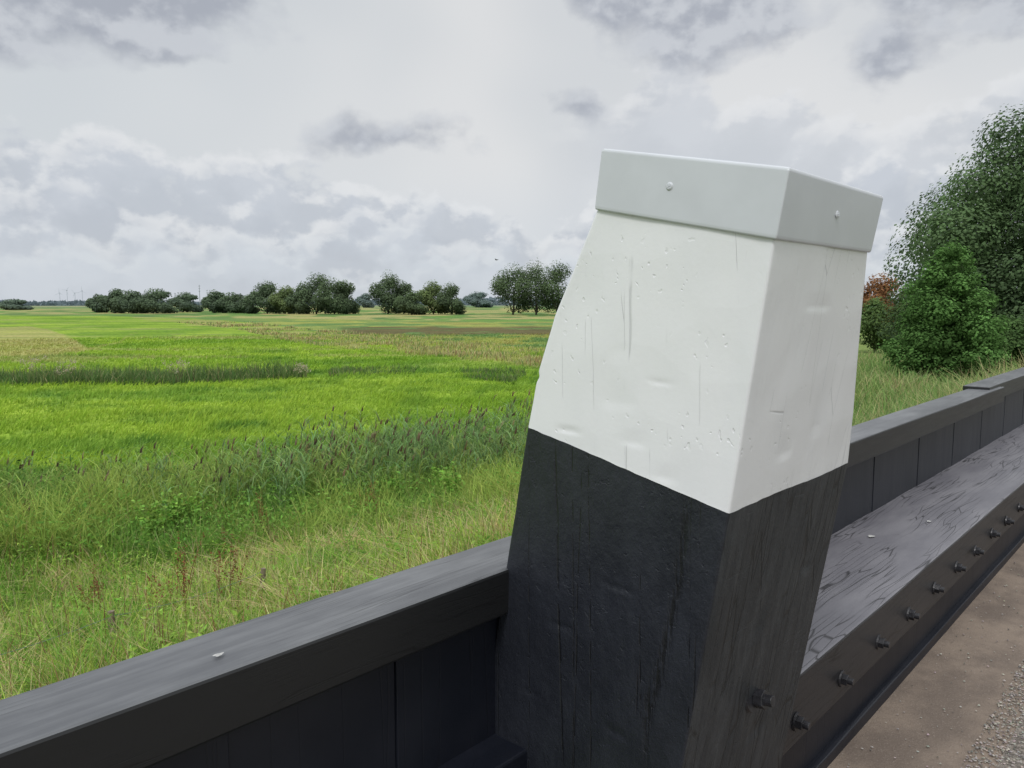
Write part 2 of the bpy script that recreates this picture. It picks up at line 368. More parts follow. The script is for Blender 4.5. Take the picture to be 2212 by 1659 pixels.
def leaves(cen,nrm,size,col,asp=.55,rn=.55):
    N=len(cen); rv=rng.normal(size=(N,3)); n=nrm+rng.normal(0,rn,(N,3)); n/=np.linalg.norm(n,axis=1)[:,None]+1e-6
    u=np.cross(n,rv); u/=np.linalg.norm(u,axis=1)[:,None]+1e-6; v=np.cross(n,u)
    s=size[:,None] if np.ndim(size) else size
    V=np.stack([cen-u*s,cen-v*s*asp,cen+u*s,cen+v*s*asp*1.1],1).reshape(-1,3)
    Fq=np.arange(N*4).reshape(N,4); return V,Fq,np.repeat(col,4,0)
# bright meadow
x,y,a,D=scatter(150000,13,110,-.72,.25); k=(D>bReedB(a)*.97); x,y,a,D=x[k],y[k],a[k],D[k]
N=len(x); c=landcol(x,y); H=rng.uniform(.16,.34,N)*(.4+1.2*fbm(x*.6,y*.6,61,3)); W=.008+D*.0012
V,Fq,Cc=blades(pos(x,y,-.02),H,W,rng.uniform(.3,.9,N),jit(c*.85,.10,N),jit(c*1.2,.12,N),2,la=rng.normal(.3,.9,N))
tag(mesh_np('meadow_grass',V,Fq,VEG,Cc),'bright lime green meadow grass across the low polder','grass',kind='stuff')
# near bank grasses: patches of green, yellow green and straw
x,y,a,D=scatter(150000,4.4,26,-.72,.2); pp=x*nv[0]+y*nv[1]
k=(D<bDry(a)*1.05)&(pp>1.75); x,y,a,D=x[k],y[k],a[k],D[k]; N=len(x)
nz_=fbm(x*.9,y*.9,71,4); r=rng.random(N)*.7+.1+(nz_-.5)*3.8
pal=np.where((r<.46)[:,None],np.array([.19,.35,.06]),np.where((r<.92)[:,None],np.array([.35,.47,.09]),np.array([.60,.51,.25])))
H=rng.uniform(.12,.62,N)**1.1*(.3+1.4*fbm(x*1.8,y*1.8,74,3)); W=.009+D*.0012
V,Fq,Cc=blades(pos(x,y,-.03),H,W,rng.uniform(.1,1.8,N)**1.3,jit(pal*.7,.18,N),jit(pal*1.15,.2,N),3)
gB=(V,Fq,Cc)
x,y,a,D=scatter(100000,4.4,26,-.72,.2); pp=x*nv[0]+y*nv[1]; k=(D<bDry(a)*1.1)&(pp>1.75)&(fbm(x*1.2,y*1.2,72,3)>.45); x,y,a,D=x[k],y[k],a[k],D[k]; N=len(x)
lm=fbm(x*1.2,y*1.2,72,3)-.45
gL=leaves(pos(x,y,0)+np.stack([0*x,0*x,rng.uniform(.03,.26,N)+np.minimum(lm*3,.34)*rng.random(N)],-1),np.tile([0,0,.6],(N,1)),rng.uniform(.014,.042,N),jit(np.where((fbm(x*.7,y*.7,75,2)<.55)[:,None],np.array([.19,.37,.06]),np.array([.31,.46,.09])),.22,N),.34,.7)
x,y,a,D=scatter(9000,4.6,22,-.72,.2); pp=x*nv[0]+y*nv[1]; k=(D<bDry(a)*1.1)&(pp>1.8); x,y,a,D=x[k],y[k],a[k],D[k]; N=len(x)
sh=blades(pos(x,y,-.03),rng.uniform(.4,.8,N),.007+D*.0004,rng.uniform(.05,.7,N),np.tile([.34,.36,.14],(N,1)),jit(np.tile([.62,.54,.30],(N,1)),.2,N),3)
x,y,a,D=scatter(2600,5,22,-.72,.2); pp=x*nv[0]+y*nv[1]; k=(D<bDry(a)*1.15)&(pp>1.8)&(fbm(x*.5,y*.5,79,2)>.5); x,y,a,D=x[k],y[k],a[k],D[k]; N=len(x)
bs=blades(pos(x,y,-.03),rng.uniform(.4,.85,N),.010+D*.0008,rng.uniform(.02,.35,N),np.tile([.24,.15,.08],(N,1)),jit(np.tile([.32,.18,.10],(N,1)),.25,N),3)
V,Fq,Cc=join([gB,gL,sh,bs])
tag(mesh_np('bank_grass',V,Fq,VEG,Cc),'tangled yellow green and straw coloured grass on the near bank','grass',kind='stuff')
# green weeds between dry grass and reeds
x,y,a,D=scatter(85000,9,30,-.72,.2); k=(D>bDry(a)*.93)&(D<bReedB(a)*1.03); x,y,a,D=x[k],y[k],a[k],D[k]; N=len(x)
nz_=fbm(x*.6,y*.6,81,4); pal=mixc(np.array([.16,.31,.065])*np.ones((N,1)),np.array([.36,.47,.11]),sm((nz_-.40)/.2)*.95)
H=rng.uniform(.3,.95,N)*(.35+1.3*nz_)*(1-.5*sm((np.log(D)-np.log(bReedB(a)*.86))/.15)); W=.012+D*.0010
V,Fq,Cc=blades(pos(x,y,-.03),H,W,rng.uniform(.1,1.1,N),jit(pal*.75,.18,N),jit(pal*1.15,.2,N),3)
gB=(V,Fq,Cc)
x,y,a,D=scatter(60000,9,30,-.72,.2); k=(D>bDry(a)*.93)&(D<bReedB(a)*1.03)&(fbm(x*.9,y*.9,73,3)>.46); x,y,a,D=x[k],y[k],a[k],D[k]; N=len(x)
gL=leaves(pos(x,y,0)+np.stack([0*x,0*x,rng.uniform(.1,.75,N)],-1),np.tile([0,0,.7],(N,1)),rng.uniform(.03,.06,N),jit(np.tile([.20,.37,.075],(N,1)),.22,N),.36,.7)
V,Fq,Cc=join([gB,gL])
tag(mesh_np('ditch_weeds',V,Fq,VEG,Cc),'green tall weeds along the ditch below the reeds','weeds',kind='stuff')
# reeds
bRf=band([(0,1175),(230,1180),(600,1165),(900,1115),(1150,1080),(1500,1000)]); bRb=band([(0,1075),(230,1075),(600,1045),(1150,965),(1500,930)])
def reed_set(x,y,H,colr,plume_p=.3,lw=.03):
    N=len(x); parts=[]; B=pos(x,y,-.05); la=rng.uniform(-.9,.9,N); ln=rng.uniform(.02,.16,N)
    hue=np.where((fbm(x*.8,y*.8,66,2)<.5)[:,None],np.array([1.,1.,1.]),np.array([1.25,1.1,.8]))
    c0=jit(np.tile(colr,(N,1))*hue,.2,N)
    parts.append(blades(B,H,np.full(N,.016),ln,c0*.8,c0*1.1,3,la=la))
    for k in range(8):
        f=rng.uniform(.2,.92,N); ldv=np.stack([np.cos(la),np.sin(la),0*la],-1)
        Pk=B+np.array([0,0,1.])*(H*f*(1-.35*ln*f))[:,None]+ldv*(H*ln*f*f)[:,None]
        L=rng.uniform(.28,.55,N); cc=jit(np.tile(colr,(N,1))*hue,.25,N)
        parts.append(blades(Pk,L*rng.uniform(.4,1.,N),np.full(N,lw),rng.uniform(.5,1.5,N),cc*.9,cc*1.35,2))
    k=rng.random(N)<plume_p
    ldv=np.stack([np.cos(la),np.sin(la),0*la],-1)
    T=B+np.array([0,0,1.])*(H*(1-.35*ln)*.98)[:,None]+ldv*(H*ln)[:,None]
    T=T[k]; n=len(T); pc=jit(np.tile([.20,.15,.10],(n,1)),.25,n)
    for q_ in range(3):
        parts.append(blades(T-np.array([0,0,.03]),rng.uniform(.12,.22,n),np.full(n,.045),rng.uniform(.2,.7,n),pc,pc*1.3,2,la=la[k]+rng.normal(0,.4,n)))
    return join(parts)
x,y,a,D=scatter(30000,10,34,-.72,.25); k=(D>bRf(a))&(D<bRb(a)*1.04); x,y,a,D=x[k],y[k],a[k],D[k]
dn=fbm(x*.5,y*.5,91,3); ec=np.minimum(sm(np.log(D/bRf(a))/.16),sm(np.log(bRb(a)*1.04/D)/.04))
pr=(sm((a-az_(150))/.2)*.4+.40)*ec; k=(rng.random(len(x))<pr*sm((dn-.34)/.22)*.62); x,y,a,D=x[k],y[k],a[k],D[k]
H=rng.uniform(.9,1.75,len(x))*(.60+.7*fbm(x*.6,y*.6,95,3))*(1-.32*(1-sm((a-az_(200))/.25)))
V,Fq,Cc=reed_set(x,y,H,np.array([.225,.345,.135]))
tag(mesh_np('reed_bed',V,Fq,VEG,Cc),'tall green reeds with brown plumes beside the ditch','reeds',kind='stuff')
# far ditch row with reeds
x,y,a,D=scatter(60000,33,60,-.72,.1); k=(D>bDitF(a)*.98)&(D<bDitB(a)*1.02); x,y,a,D=x[k],y[k],a[k],D[k]
k=(a<az_(660))|(fbm(a*22,D*.1,15,2)>.56); x,y,a,D=x[k],y[k],a[k],D[k]; N=len(x)
nz_=fbm(x*.4,y*.4,101,3); pal=mixc(np.array([.12,.20,.065])*np.ones((N,1)),np.array([.34,.31,.17]),sm((rng.random(N)-.75)/.1)*.7)
H=rng.uniform(.35,.9,N)*(.25+1.4*nz_)*np.where(a<az_(660),1,.55)
V,Fq,Cc=blades(pos(x,y,-.03),H,rng.uniform(.03,.07,N),rng.uniform(.05,.6,N),jit(pal*.7,.15,N),jit(pal*1.25,.25,N),2)
tag(mesh_np('ditch_reeds',V,Fq,VEG,Cc),'dark low reeds lining the straight ditch across the meadow','reeds',kind='stuff')
# pale rough strip
x,y,a,D=scatter(80000,45,190,-.5,.2); k=(D>bRuF(a)*.98)&(D<bRuB(a)*1.05)&(a>az_(300))&(fbm(a*30,np.log(D)*25,17,3)>.44); x,y,a,D=x[k],y[k],a[k],D[k]; N=len(x)
nz_=fbm(x*.15,y*.15,111,3); r=rng.random(N)+(nz_-.5)
pal=np.where((r<.4)[:,None],np.array([.20,.30,.10]),np.where((r<.85)[:,None],np.array([.56,.50,.26]),np.array([.32,.22,.12])))
V,Fq,Cc=blades(pos(x,y,-.03),rng.uniform(.2,.6,N)*(.3+1.1*nz_),D*.0012,rng.uniform(.05,.5,N),jit(pal*.8,.15,N),jit(pal*1.15,.2,N),2)
tag(mesh_np('pale_reed_strip',V,Fq,VEG,Cc),'straw coloured strip of rough vegetation running across the polder','rough vegetation',kind='stuff')
# right hand bank
x,y,a,D=scatter(80000,5,70,.28,.74); pp=x*nv[0]+y*nv[1]; k=(pp>1.75); x,y,a,D=x[k],y[k],a[k],D[k]; N=len(x)
nz_=fbm(x*.35,y*.35,121,3); r=rng.random(N)+(nz_-.5)*1.8
pal=np.where((r<.45)[:,None],np.array([.17,.29,.09]),np.where((r<.85)[:,None],np.array([.29,.41,.14]),np.array([.46,.44,.22])))
V,Fq,Cc=blades(pos(x,y,-.03),rng.uniform(.3,1.15,N)*(.2+1.4*nz_)*np.where(D>24,.7,1),.008+D*.0010,rng.uniform(.1,.8,N),jit(pal*.75,.15,N),jit(pal*1.15,.2,N),3)
tag(mesh_np('bank_reeds',V,Fq,VEG,Cc),'pale green reeds and long grass right of the post below the bush','reeds',kind='stuff')
# ------------------------------------------------------------------ trees
def tube(pts,rad,seg=7):
    V=[];Fq=[]
    for i,(p,r) in enumerate(zip(pts,rad)):
        for k in range(seg):
            a=2*math.pi*k/seg; V.append((p[0]+r*math.cos(a),p[1]+r*math.sin(a),p[2]))
    for i in range(len(pts)-1):
        for k in range(seg):
            Fq.append((i*seg+k,i*seg+(k+1)%seg,(i+1)*seg+(k+1)%seg,(i+1)*seg+k))
    return np.array(V,float),np.array(Fq)
def make_tree(name,label,x,y,z,H,Wd,n,ls,colr,trunk=.2,group=None,cat='tree',lob=9,multi=1,haze=0,gapth=.22,shape=None,ragged=.22,lobe_s=(.32,.46)):
    """shape(zz) gives the crown half width (0..1) at height zz in -1..1"""
    root=empty(name,(x,y,z),0,label,cat,group)
    cz=H*(trunk+(1-trunk)*.5); rh=H*(1-trunk)*.5; rw=Wd*.5
    L=[]
    if shape is None:
        for k in range(lob):
            th=2*math.pi*(k*.618)+rng.uniform(-.4,.4); zz=-.88+1.7*((k*.38197+.11)%1)+rng.uniform(-.08,.08)
            mx=math.sqrt(max(0,1-max(0,zz*.9)**2.2))*(1-.12*max(0,-zz)); s_=rng.uniform(*lobe_s)*(.55+.45*mx)
            rr_=max(0,mx-s_*.8)*rng.uniform(.65,1.1)
            L.append((rr_*math.cos(th)*rw,rr_*math.sin(th)*rw,cz+zz*rh*.78,s_*rw,s_*rh*rng.uniform(.7,1.0),rng.uniform(.80,1.25)))
        L.append((0,0,cz-.25*rh,rw*.66,rh*.70,.8)); L.append((rng.uniform(-.15,.15)*rw,0,cz+rh*.5,rw*.5,rh*.48,1.1))
    else:
        # stacked whorls of boughs, each level offset from the last
        lv=max(5,int(math.sqrt(lob)*1.15)); 
        for iz in range(lv):
            zz=-.92+1.84*(iz+.5)/lv; mx=shape(zz); m0=max(3,int(lob/lv*(.4+.8*mx)))
            for q_ in range(m0):
                th=2*math.pi*(q_+.5*(iz%2))/m0+rng.uniform(-.25,.25); s_=rng.uniform(*lobe_s)*(.5+.5*mx)
                rr_=max(0,mx-s_*.75)*rng.uniform(.74,1.06); zj=zz+rng.uniform(-.08,.08)
                L.append((rr_*math.cos(th)*rw,rr_*math.sin(th)*rw,cz+zj*rh,s_*rw,s_*rw*rng.uniform(.55,.9),rng.uniform(.72,1.3)))
            L.append((0,0,cz+zz*rh,rw*mx*.62,rh*2/lv,.75))
    Cn=[];Nn=[];Cl=[]
    wts=np.array([l[3]**2 for l in L]); wts/=wts.sum()
    for l,wg in zip(L,wts):
        m_=max(8,int(n*wg)); dd=rng.normal(size=(m_,3)); dd/=np.linalg.norm(dd,axis=1)[:,None]
        rad=rng.uniform(.2,1.,m_)**.4*(1+ragged*(fbm(dd[:,0]*2.5+l[0],dd[:,1]*2.5+dd[:,2]*3,5,3)-.5)*2)*(1+ragged*.3*(rng.random(m_)**4))
        c=np.array(l[:3])+dd*rad[:,None]*np.array([l[3],l[3],l[4]])
        gap=fbm(c[:,0]/(Wd*.06)+3,c[:,2]/(Wd*.06)+c[:,1]/(Wd*.08),9,2)>gapth
        c=c[gap];dd=dd[gap];rad=rad[gap]
        k2=c[:,2]>.02*H; c=c[k2];dd=dd[k2];rad=rad[k2]
        cl2=fbm(c[:,0]/(Wd*.05)+9,c[:,2]/(Wd*.05)+c[:,1]/(Wd*.07),19,2)
        sh=(.75+.2*(c[:,2]-(cz-rh))/(2*rh)+.18*dd[:,2])*l[5]*np.where(rad<.7,.8,1)*(.65+.7*cl2)  # crown shade put into leaf colour: lower and inner leaves darker
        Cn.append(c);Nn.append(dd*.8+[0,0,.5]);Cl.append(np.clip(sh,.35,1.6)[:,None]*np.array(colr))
    c=np.concatenate(Cn);nn_=np.concatenate(Nn);cl_=np.concatenate(Cl)
    cl_=jit(cl_,.06,len(c)); 
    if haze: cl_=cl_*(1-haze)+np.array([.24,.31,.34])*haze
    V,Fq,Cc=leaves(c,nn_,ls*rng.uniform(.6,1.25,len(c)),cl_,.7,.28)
    mesh_np('crown',V,Fq,VEG,Cc,parent=root)
    parts=[]
    r0=max(H*.018,.05)
    parts.append(tube([(0,0,-.3),(0,0,H*max(trunk,.05)*.6),(.02*H,0,H*max(trunk,.05)*1.2),(.01*H,.02*H,cz)],[r0*1.3,r0,r0*.85,r0*.4]))
    for k in range(6):
        l=L[k]; r0=H*.009
        parts.append(tube([(0,0,H*max(trunk,.03)*.9),(l[0]*.4,l[1]*.4,(l[2]+H*max(trunk,0))*.52),(l[0]*.9,l[1]*.9,l[2])],[r0*1.3,r0,r0*.4],5))
    o=0;Vs=[];Fs=[]
    for v_,f_ in parts: Vs.append(v_);Fs.append(f_+o);o+=len(v_)
    mesh_np('trunk',np.concatenate(Vs),np.concatenate(Fs),BARK,parent=root,smooth=True)
    return root
GT=(.13,.185,.080)
far=[ # px centre, width px, top y, D, label, haze, kind
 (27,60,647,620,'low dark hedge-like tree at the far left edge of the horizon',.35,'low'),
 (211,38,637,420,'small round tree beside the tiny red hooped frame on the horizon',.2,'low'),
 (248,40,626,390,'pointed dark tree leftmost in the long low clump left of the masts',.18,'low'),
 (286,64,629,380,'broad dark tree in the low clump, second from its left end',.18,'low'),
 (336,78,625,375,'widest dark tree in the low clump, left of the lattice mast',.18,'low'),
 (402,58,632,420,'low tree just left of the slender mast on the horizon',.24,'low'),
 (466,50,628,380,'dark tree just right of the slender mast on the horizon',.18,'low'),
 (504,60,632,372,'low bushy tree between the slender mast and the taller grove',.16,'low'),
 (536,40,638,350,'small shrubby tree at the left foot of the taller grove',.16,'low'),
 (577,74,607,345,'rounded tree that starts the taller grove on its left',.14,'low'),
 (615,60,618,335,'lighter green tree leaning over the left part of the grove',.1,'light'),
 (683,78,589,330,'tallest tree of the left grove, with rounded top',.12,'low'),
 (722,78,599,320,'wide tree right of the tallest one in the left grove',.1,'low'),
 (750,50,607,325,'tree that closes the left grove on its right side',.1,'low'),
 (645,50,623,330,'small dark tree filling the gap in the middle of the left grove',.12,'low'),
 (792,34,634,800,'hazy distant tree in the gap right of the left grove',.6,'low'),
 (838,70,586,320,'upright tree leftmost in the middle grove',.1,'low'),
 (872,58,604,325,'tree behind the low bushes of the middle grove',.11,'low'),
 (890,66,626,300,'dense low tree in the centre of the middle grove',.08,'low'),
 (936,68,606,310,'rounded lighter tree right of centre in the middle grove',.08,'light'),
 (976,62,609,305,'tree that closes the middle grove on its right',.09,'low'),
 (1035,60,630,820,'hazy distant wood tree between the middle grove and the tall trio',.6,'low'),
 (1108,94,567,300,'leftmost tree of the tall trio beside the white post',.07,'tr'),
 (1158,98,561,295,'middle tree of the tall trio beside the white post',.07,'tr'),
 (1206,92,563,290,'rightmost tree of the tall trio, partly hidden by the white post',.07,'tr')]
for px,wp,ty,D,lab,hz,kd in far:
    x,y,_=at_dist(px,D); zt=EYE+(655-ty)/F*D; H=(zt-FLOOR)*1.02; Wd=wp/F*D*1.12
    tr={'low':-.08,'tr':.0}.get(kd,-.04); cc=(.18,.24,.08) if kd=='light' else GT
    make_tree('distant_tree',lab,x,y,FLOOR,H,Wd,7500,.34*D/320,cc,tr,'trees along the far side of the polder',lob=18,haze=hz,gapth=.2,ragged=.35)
def ash(zz): return float(np.interp(zz,[-1,-.6,-.2,.2,.5,.8,1],[.90,1.,.99,.88,.70,.45,.2]))
def cone(zz): return float(np.interp(zz,[-1,-.6,-.2,.2,.5,.8,1],[.85,1.,.93,.74,.54,.34,.14]))
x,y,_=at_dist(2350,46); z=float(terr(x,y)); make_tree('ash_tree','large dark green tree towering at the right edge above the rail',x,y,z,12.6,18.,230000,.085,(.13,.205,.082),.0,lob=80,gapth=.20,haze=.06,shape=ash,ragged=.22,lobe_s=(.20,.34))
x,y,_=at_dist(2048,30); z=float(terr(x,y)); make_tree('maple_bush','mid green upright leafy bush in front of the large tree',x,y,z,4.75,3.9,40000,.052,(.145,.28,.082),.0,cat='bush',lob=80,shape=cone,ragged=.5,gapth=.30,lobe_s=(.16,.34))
x,y,_=at_dist(1903,95); z=float(terr(x,y)); make_tree('copper_tree','rust brown crowned tree just right of the post',x,y,z,EYE-z+3.5,8.5,7000,.17,(.30,.155,.075),.1,lob=14,ragged=.4)
x,y,_=at_dist(1896,75); z=float(terr(x,y)); make_tree('green_shrub','dark green shrub under the rust brown tree',x,y,z,EYE-z+.6,4.5,6000,.13,(.13,.20,.07),.0,cat='bush',lob=14,ragged=.5)
x,y,_=at_dist(2000,90); z=float(terr(x,y)); make_tree('round_shrub','dark green tree behind the bright leafy bush',x,y,z,EYE-z+2.6,7,6000,.18,(.11,.16,.06),.0,lob=12,ragged=.4)
x,y,_=at_dist(2195,36); z=float(terr(x,y)); make_tree('hedge_bush','low dark bush at the right edge beneath the large tree',x,y,z,2.2,3.6,9000,.07,(.10,.17,.06),.0,cat='bush',lob=20,ragged=.5)
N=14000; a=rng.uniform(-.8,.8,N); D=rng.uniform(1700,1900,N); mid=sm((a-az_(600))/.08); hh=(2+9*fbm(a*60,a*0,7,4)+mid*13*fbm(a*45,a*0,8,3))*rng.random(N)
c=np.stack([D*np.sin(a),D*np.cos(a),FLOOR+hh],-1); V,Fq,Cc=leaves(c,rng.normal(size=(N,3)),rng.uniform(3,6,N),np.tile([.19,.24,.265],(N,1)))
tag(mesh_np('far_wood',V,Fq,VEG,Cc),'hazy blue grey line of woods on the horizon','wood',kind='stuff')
# ------------------------------------------------------------------ masts, turbines, hooped frame
HAZ=simple('hazy_white_steel',(.55,.58,.62),.6,.03,1); HAZD=simple('hazy_grey_steel',(.30,.33,.36),.7,.1,1); RED=simple('faded_red_paint',(.42,.18,.13),.6,.1,5)
labs=['leftmost tiny wind turbine on the far left horizon','second tiny wind turbine from the left on the horizon','third tiny wind turbine from the left on the horizon','tiny wind turbine nearest to the small round tree']
for k,(px,ty) in enumerate([(130,636),(146,631),(163,636),(179,632)]):
    D=4600; x,y,_=at_dist(px,D); ht=EYE+(655-ty)/F*D-FLOOR
    rt=empty('wind_turbine',(x,y,FLOOR),0,labs[k],'wind turbine','wind turbines on the horizon')
    V,Fq=tube([(0,0,0),(0,0,ht)],[1.6,1.0]); mesh_np('tower',V,Fq,HAZ,parent=rt)
    bm=bmesh.new(); bmesh.ops.create_cube(bm,size=1,matrix=Matrix.Translation((0,0,ht+1))@Matrix.Diagonal((3.,7,3.,1))); bm_obj('nacelle',bm,HAZ,rt)
    for j in range(3):
        an=k*.7+j*2.094; bm=bmesh.new()
        vs=[bm.verts.new(v) for v in [(-.7,-5,0),(.7,-5,0),(1.0,-5,6),(.2,-5,26),(-.2,-5,26),(-.9,-5,6)]]; f=bm.faces.new(vs)
        r_=bmesh.ops.extrude_face_region(bm,geom=[f]); bmesh.ops.translate(bm,verts=[v for v in r_['geom'] if isinstance(v,bmesh.types.BMVert)],vec=(0,.6,0))
        bmesh.ops.transform(bm,matrix=Matrix.Translation((0,0,ht+1))@Matrix.Rotation(an,4,'Y'),verts=bm.verts); bm_obj('blade',bm,HAZ,rt)
for px,ty,lab in [(379,634,'short lattice mast behind the low tree clump'),(432,618,'slender tall mast rising between two low trees')]:
    D=1400; x,y,_=at_dist(px,D); ht=EYE+(655-ty)/F*D-FLOOR
    rt=empty('radio_mast',(x,y,FLOOR),0,lab,'mast')
    V,Fq=tube([(0,0,0),(0,0,ht)],[.7,.35],6); mesh_np('pole',V,Fq,HAZD,parent=rt)
    for q_ in range(3):
        bm=bmesh.new(); bmesh.ops.create_cube(bm,size=1,matrix=Matrix.Translation((0,0,ht*(.7+.12*q_)))@Matrix.Diagonal((2.4,2.4,.6,1))); bm_obj('antenna_ring',bm,HAZD,rt)
x,y,_=at_dist(226,400); rt=empty('hooped_frame',(x,y,FLOOR),0,'tiny faded red hooped frame standing beside the small round tree','frame')
for j in range(3):
    bm=bmesh.new(); pts=[(math.cos(u)*2.2+j*1.6-1.6,j*1.2,3.4+1.6*math.sin(u)) for u in np.linspace(0,math.pi,9)]; pts=[(pts[0][0],pts[0][1],0)]+pts+[(pts[-1][0],pts[-1][1],0)]
    prev=None
    for p_ in pts:
        cu_=[bm.verts.new((p_[0]+dx,p_[1],p_[2]+dz)) for dx,dz in ((-.12,-.12),(.12,-.12),(.12,.12),(-.12,.12))]
        if prev:
            for q_ in range(4): bm.faces.new((prev[q_],prev[(q_+1)%4],cu_[(q_+1)%4],cu_[q_]))
        prev=cu_
    bm_obj('hoop',bm,RED,rt)
# ------------------------------------------------------------------ parapet frame (local x along the rail, y away from the road)
ROT=math.pi/2-ANG
def loc(s,p,h): return (s*S,p*S,EYE-h*S)        # measured below eye level
def root(name,label,cat,group=None): return empty(name,(0,0,0),ROT,label,cat,group)
def beam_mesh(s0,s1,p0,p1,h0,h1,seg,amp,seed):
    """rough sawn timber: box with wavering faces"""
    bm=bmesh.new(); n=max(1,int((s1-s0)/seg)); prev=None
    for i in range(n+1):
        s=s0+(s1-s0)*i/n; ring=[]
        for k,(p,h) in enumerate([(p0,h0),((p0+p1)/2,h0),(p1,h0),(p1,h1),(p0,h1),(p0,(h0+h1)/2)]):
            dp=(float(vn(s*1.3,k*3.3,seed))-.5)*amp; dh=(float(vn(s*1.1,k*5.1+9,seed))-.5)*amp
            ring.append(bm.verts.new(loc(s,p+dp,h+dh)))
        if prev:
            for k in range(6): bm.faces.new((prev[k],ring[k],ring[(k+1)%6],prev[(k+1)%6]))
        else: bm.faces.new(ring[::-1])
        prev=ring
    bm.faces.new(prev); bmesh.ops.recalc_face_normals(bm,faces=bm.faces); return bm
par=root('timber_parapet','black painted plank parapet with sloping top rail running behind the post','parapet')
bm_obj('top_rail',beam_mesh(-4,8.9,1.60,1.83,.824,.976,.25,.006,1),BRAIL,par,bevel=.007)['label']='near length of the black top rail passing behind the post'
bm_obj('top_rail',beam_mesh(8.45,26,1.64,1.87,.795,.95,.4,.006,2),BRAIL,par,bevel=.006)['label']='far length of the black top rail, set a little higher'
s=-3.7
while s<24:
    bm_obj('plank',beam_mesh(s+.0012,s+.4988,1.66+(.008 if s<1.5 else .003)*(int(s*2)%2),1.76,.95,1.42,.25,.003,int(s*7)),BPLANK,par,bevel=.0015)
    s+=.5
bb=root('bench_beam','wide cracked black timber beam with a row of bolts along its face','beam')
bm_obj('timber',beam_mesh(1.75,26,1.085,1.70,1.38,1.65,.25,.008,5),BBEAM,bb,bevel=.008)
lf=bm_obj('narrow_ledge',beam_mesh(-4,1.72,1.52,1.70,1.395,1.62,.25,.006,6),BPLANK,None,bevel=.006); lf.rotation_euler=(0,0,ROT); tag(lf,'narrow dark ledge at the foot of the panels left of the post','ledge')
def hexbolt(parent,s,p,h,sc=1,washer=True,nrm_tilt=0,name='bolt'):
    bm=bmesh.new(); M0=Matrix.Translation(loc(s,p,h))@Matrix.Rotation(nrm_tilt,4,'X')@Matrix.Rotation(R(90),4,'X')
    def cyl(r,z0,z1,seg,rot=0): bmesh.ops.create_cone(bm,cap_ends=True,segments=seg,radius1=r,radius2=r,depth=z1-z0,matrix=M0@Matrix.Translation((0,0,(z0+z1)/2))@Matrix.Rotation(rot,4,'Z'))
    cyl(.0165*sc,.002*sc,.018*sc,6,rng.uniform(0,1)); cyl(.0095*sc,.015*sc,.032*sc,12)
    o=bm_obj(name,bm,STEEL,parent,bevel=.0015)
    if washer:
        bm=bmesh.new(); bmesh.ops.create_cone(bm,cap_ends=True,segments=20,radius1=.023*sc,radius2=.022*sc,depth=.005*sc,matrix=M0@Matrix.Translation((0,0,.0015*sc)))
        wv=bm_obj('washer',bm,STEEL,o)
    return o
s=2.72
while s<16:
    hexbolt(bb,s,1.082,1.553+rng.uniform(-.006,.006),1.25+rng.uniform(-.05,.05))
    s+=.4575
lw=bm_obj('lower_wall_board',beam_mesh(-4,26,1.14,1.30,1.60,2.0,.3,.006,9),BPLANK,None,bevel=.004); lw.rotation_euler=(0,0,ROT)
tag(lw,'dark recessed board wall under the bolted beam, down to the road edge','wall')
lg=bm_obj('edge_strip',beam_mesh(-4,26,1.108,1.145,1.885,1.96,.4,.006,8),BPLANK,None,bevel=.004); lg.rotation_euler=(0,0,ROT)
tag(lg,'narrow black strip lying along the foot of the plank wall','strip')
# ------------------------------------------------------------------ leaning post
post=root('leaning_post','massive leaning timber post, white above and black below','post')
T=np.array([[-.155,1.25,2.275],[.022,1.337,2.335],[.165,1.411,2.385],[.34,1.478,2.45],[.508,1.522,2.50],[1.0,1.618,2.485],[1.58,1.725,2.48],[2.2,1.85,2.48]])
def ring(hF,n=40,cr=.006):
    pF=.782+.158*hF; pL=np.interp(hF,T[:,0],T[:,1]); s1=np.interp(hF,T[:,0],T[:,2]); s0=np.interp(hF,[-.155,.5],[1.675,1.70])
    cs=[(s0,pL),(s0,pF),(s1,pF),(s1,pL)]; out=[]
    for k in range(4):
        a_=cs[k];b_=cs[(k+1)%4]; L=math.hypot(b_[0]-a_[0],b_[1]-a_[1])
        for u in np.concatenate([[cr*.5/L],np.linspace(cr*1.3/L,1-cr*1.3/L,n),[1-cr*.5/L]]):
            s_=a_[0]+(b_[0]-a_[0])*u; p_=a_[1]+(b_[1]-a_[1])*u
            e=min(u,1-u)*L
            if e<cr:
                cx=(s0+s1)/2; cy=(pF+pL)/2; kk=(cr-e)*.28; dd=math.hypot(s_-cx,p_-cy); s_-=(s_-cx)/dd*kk; p_-=(p_-cy)/dd*kk
            out.append((s_,p_,k,u,pF))
    return out
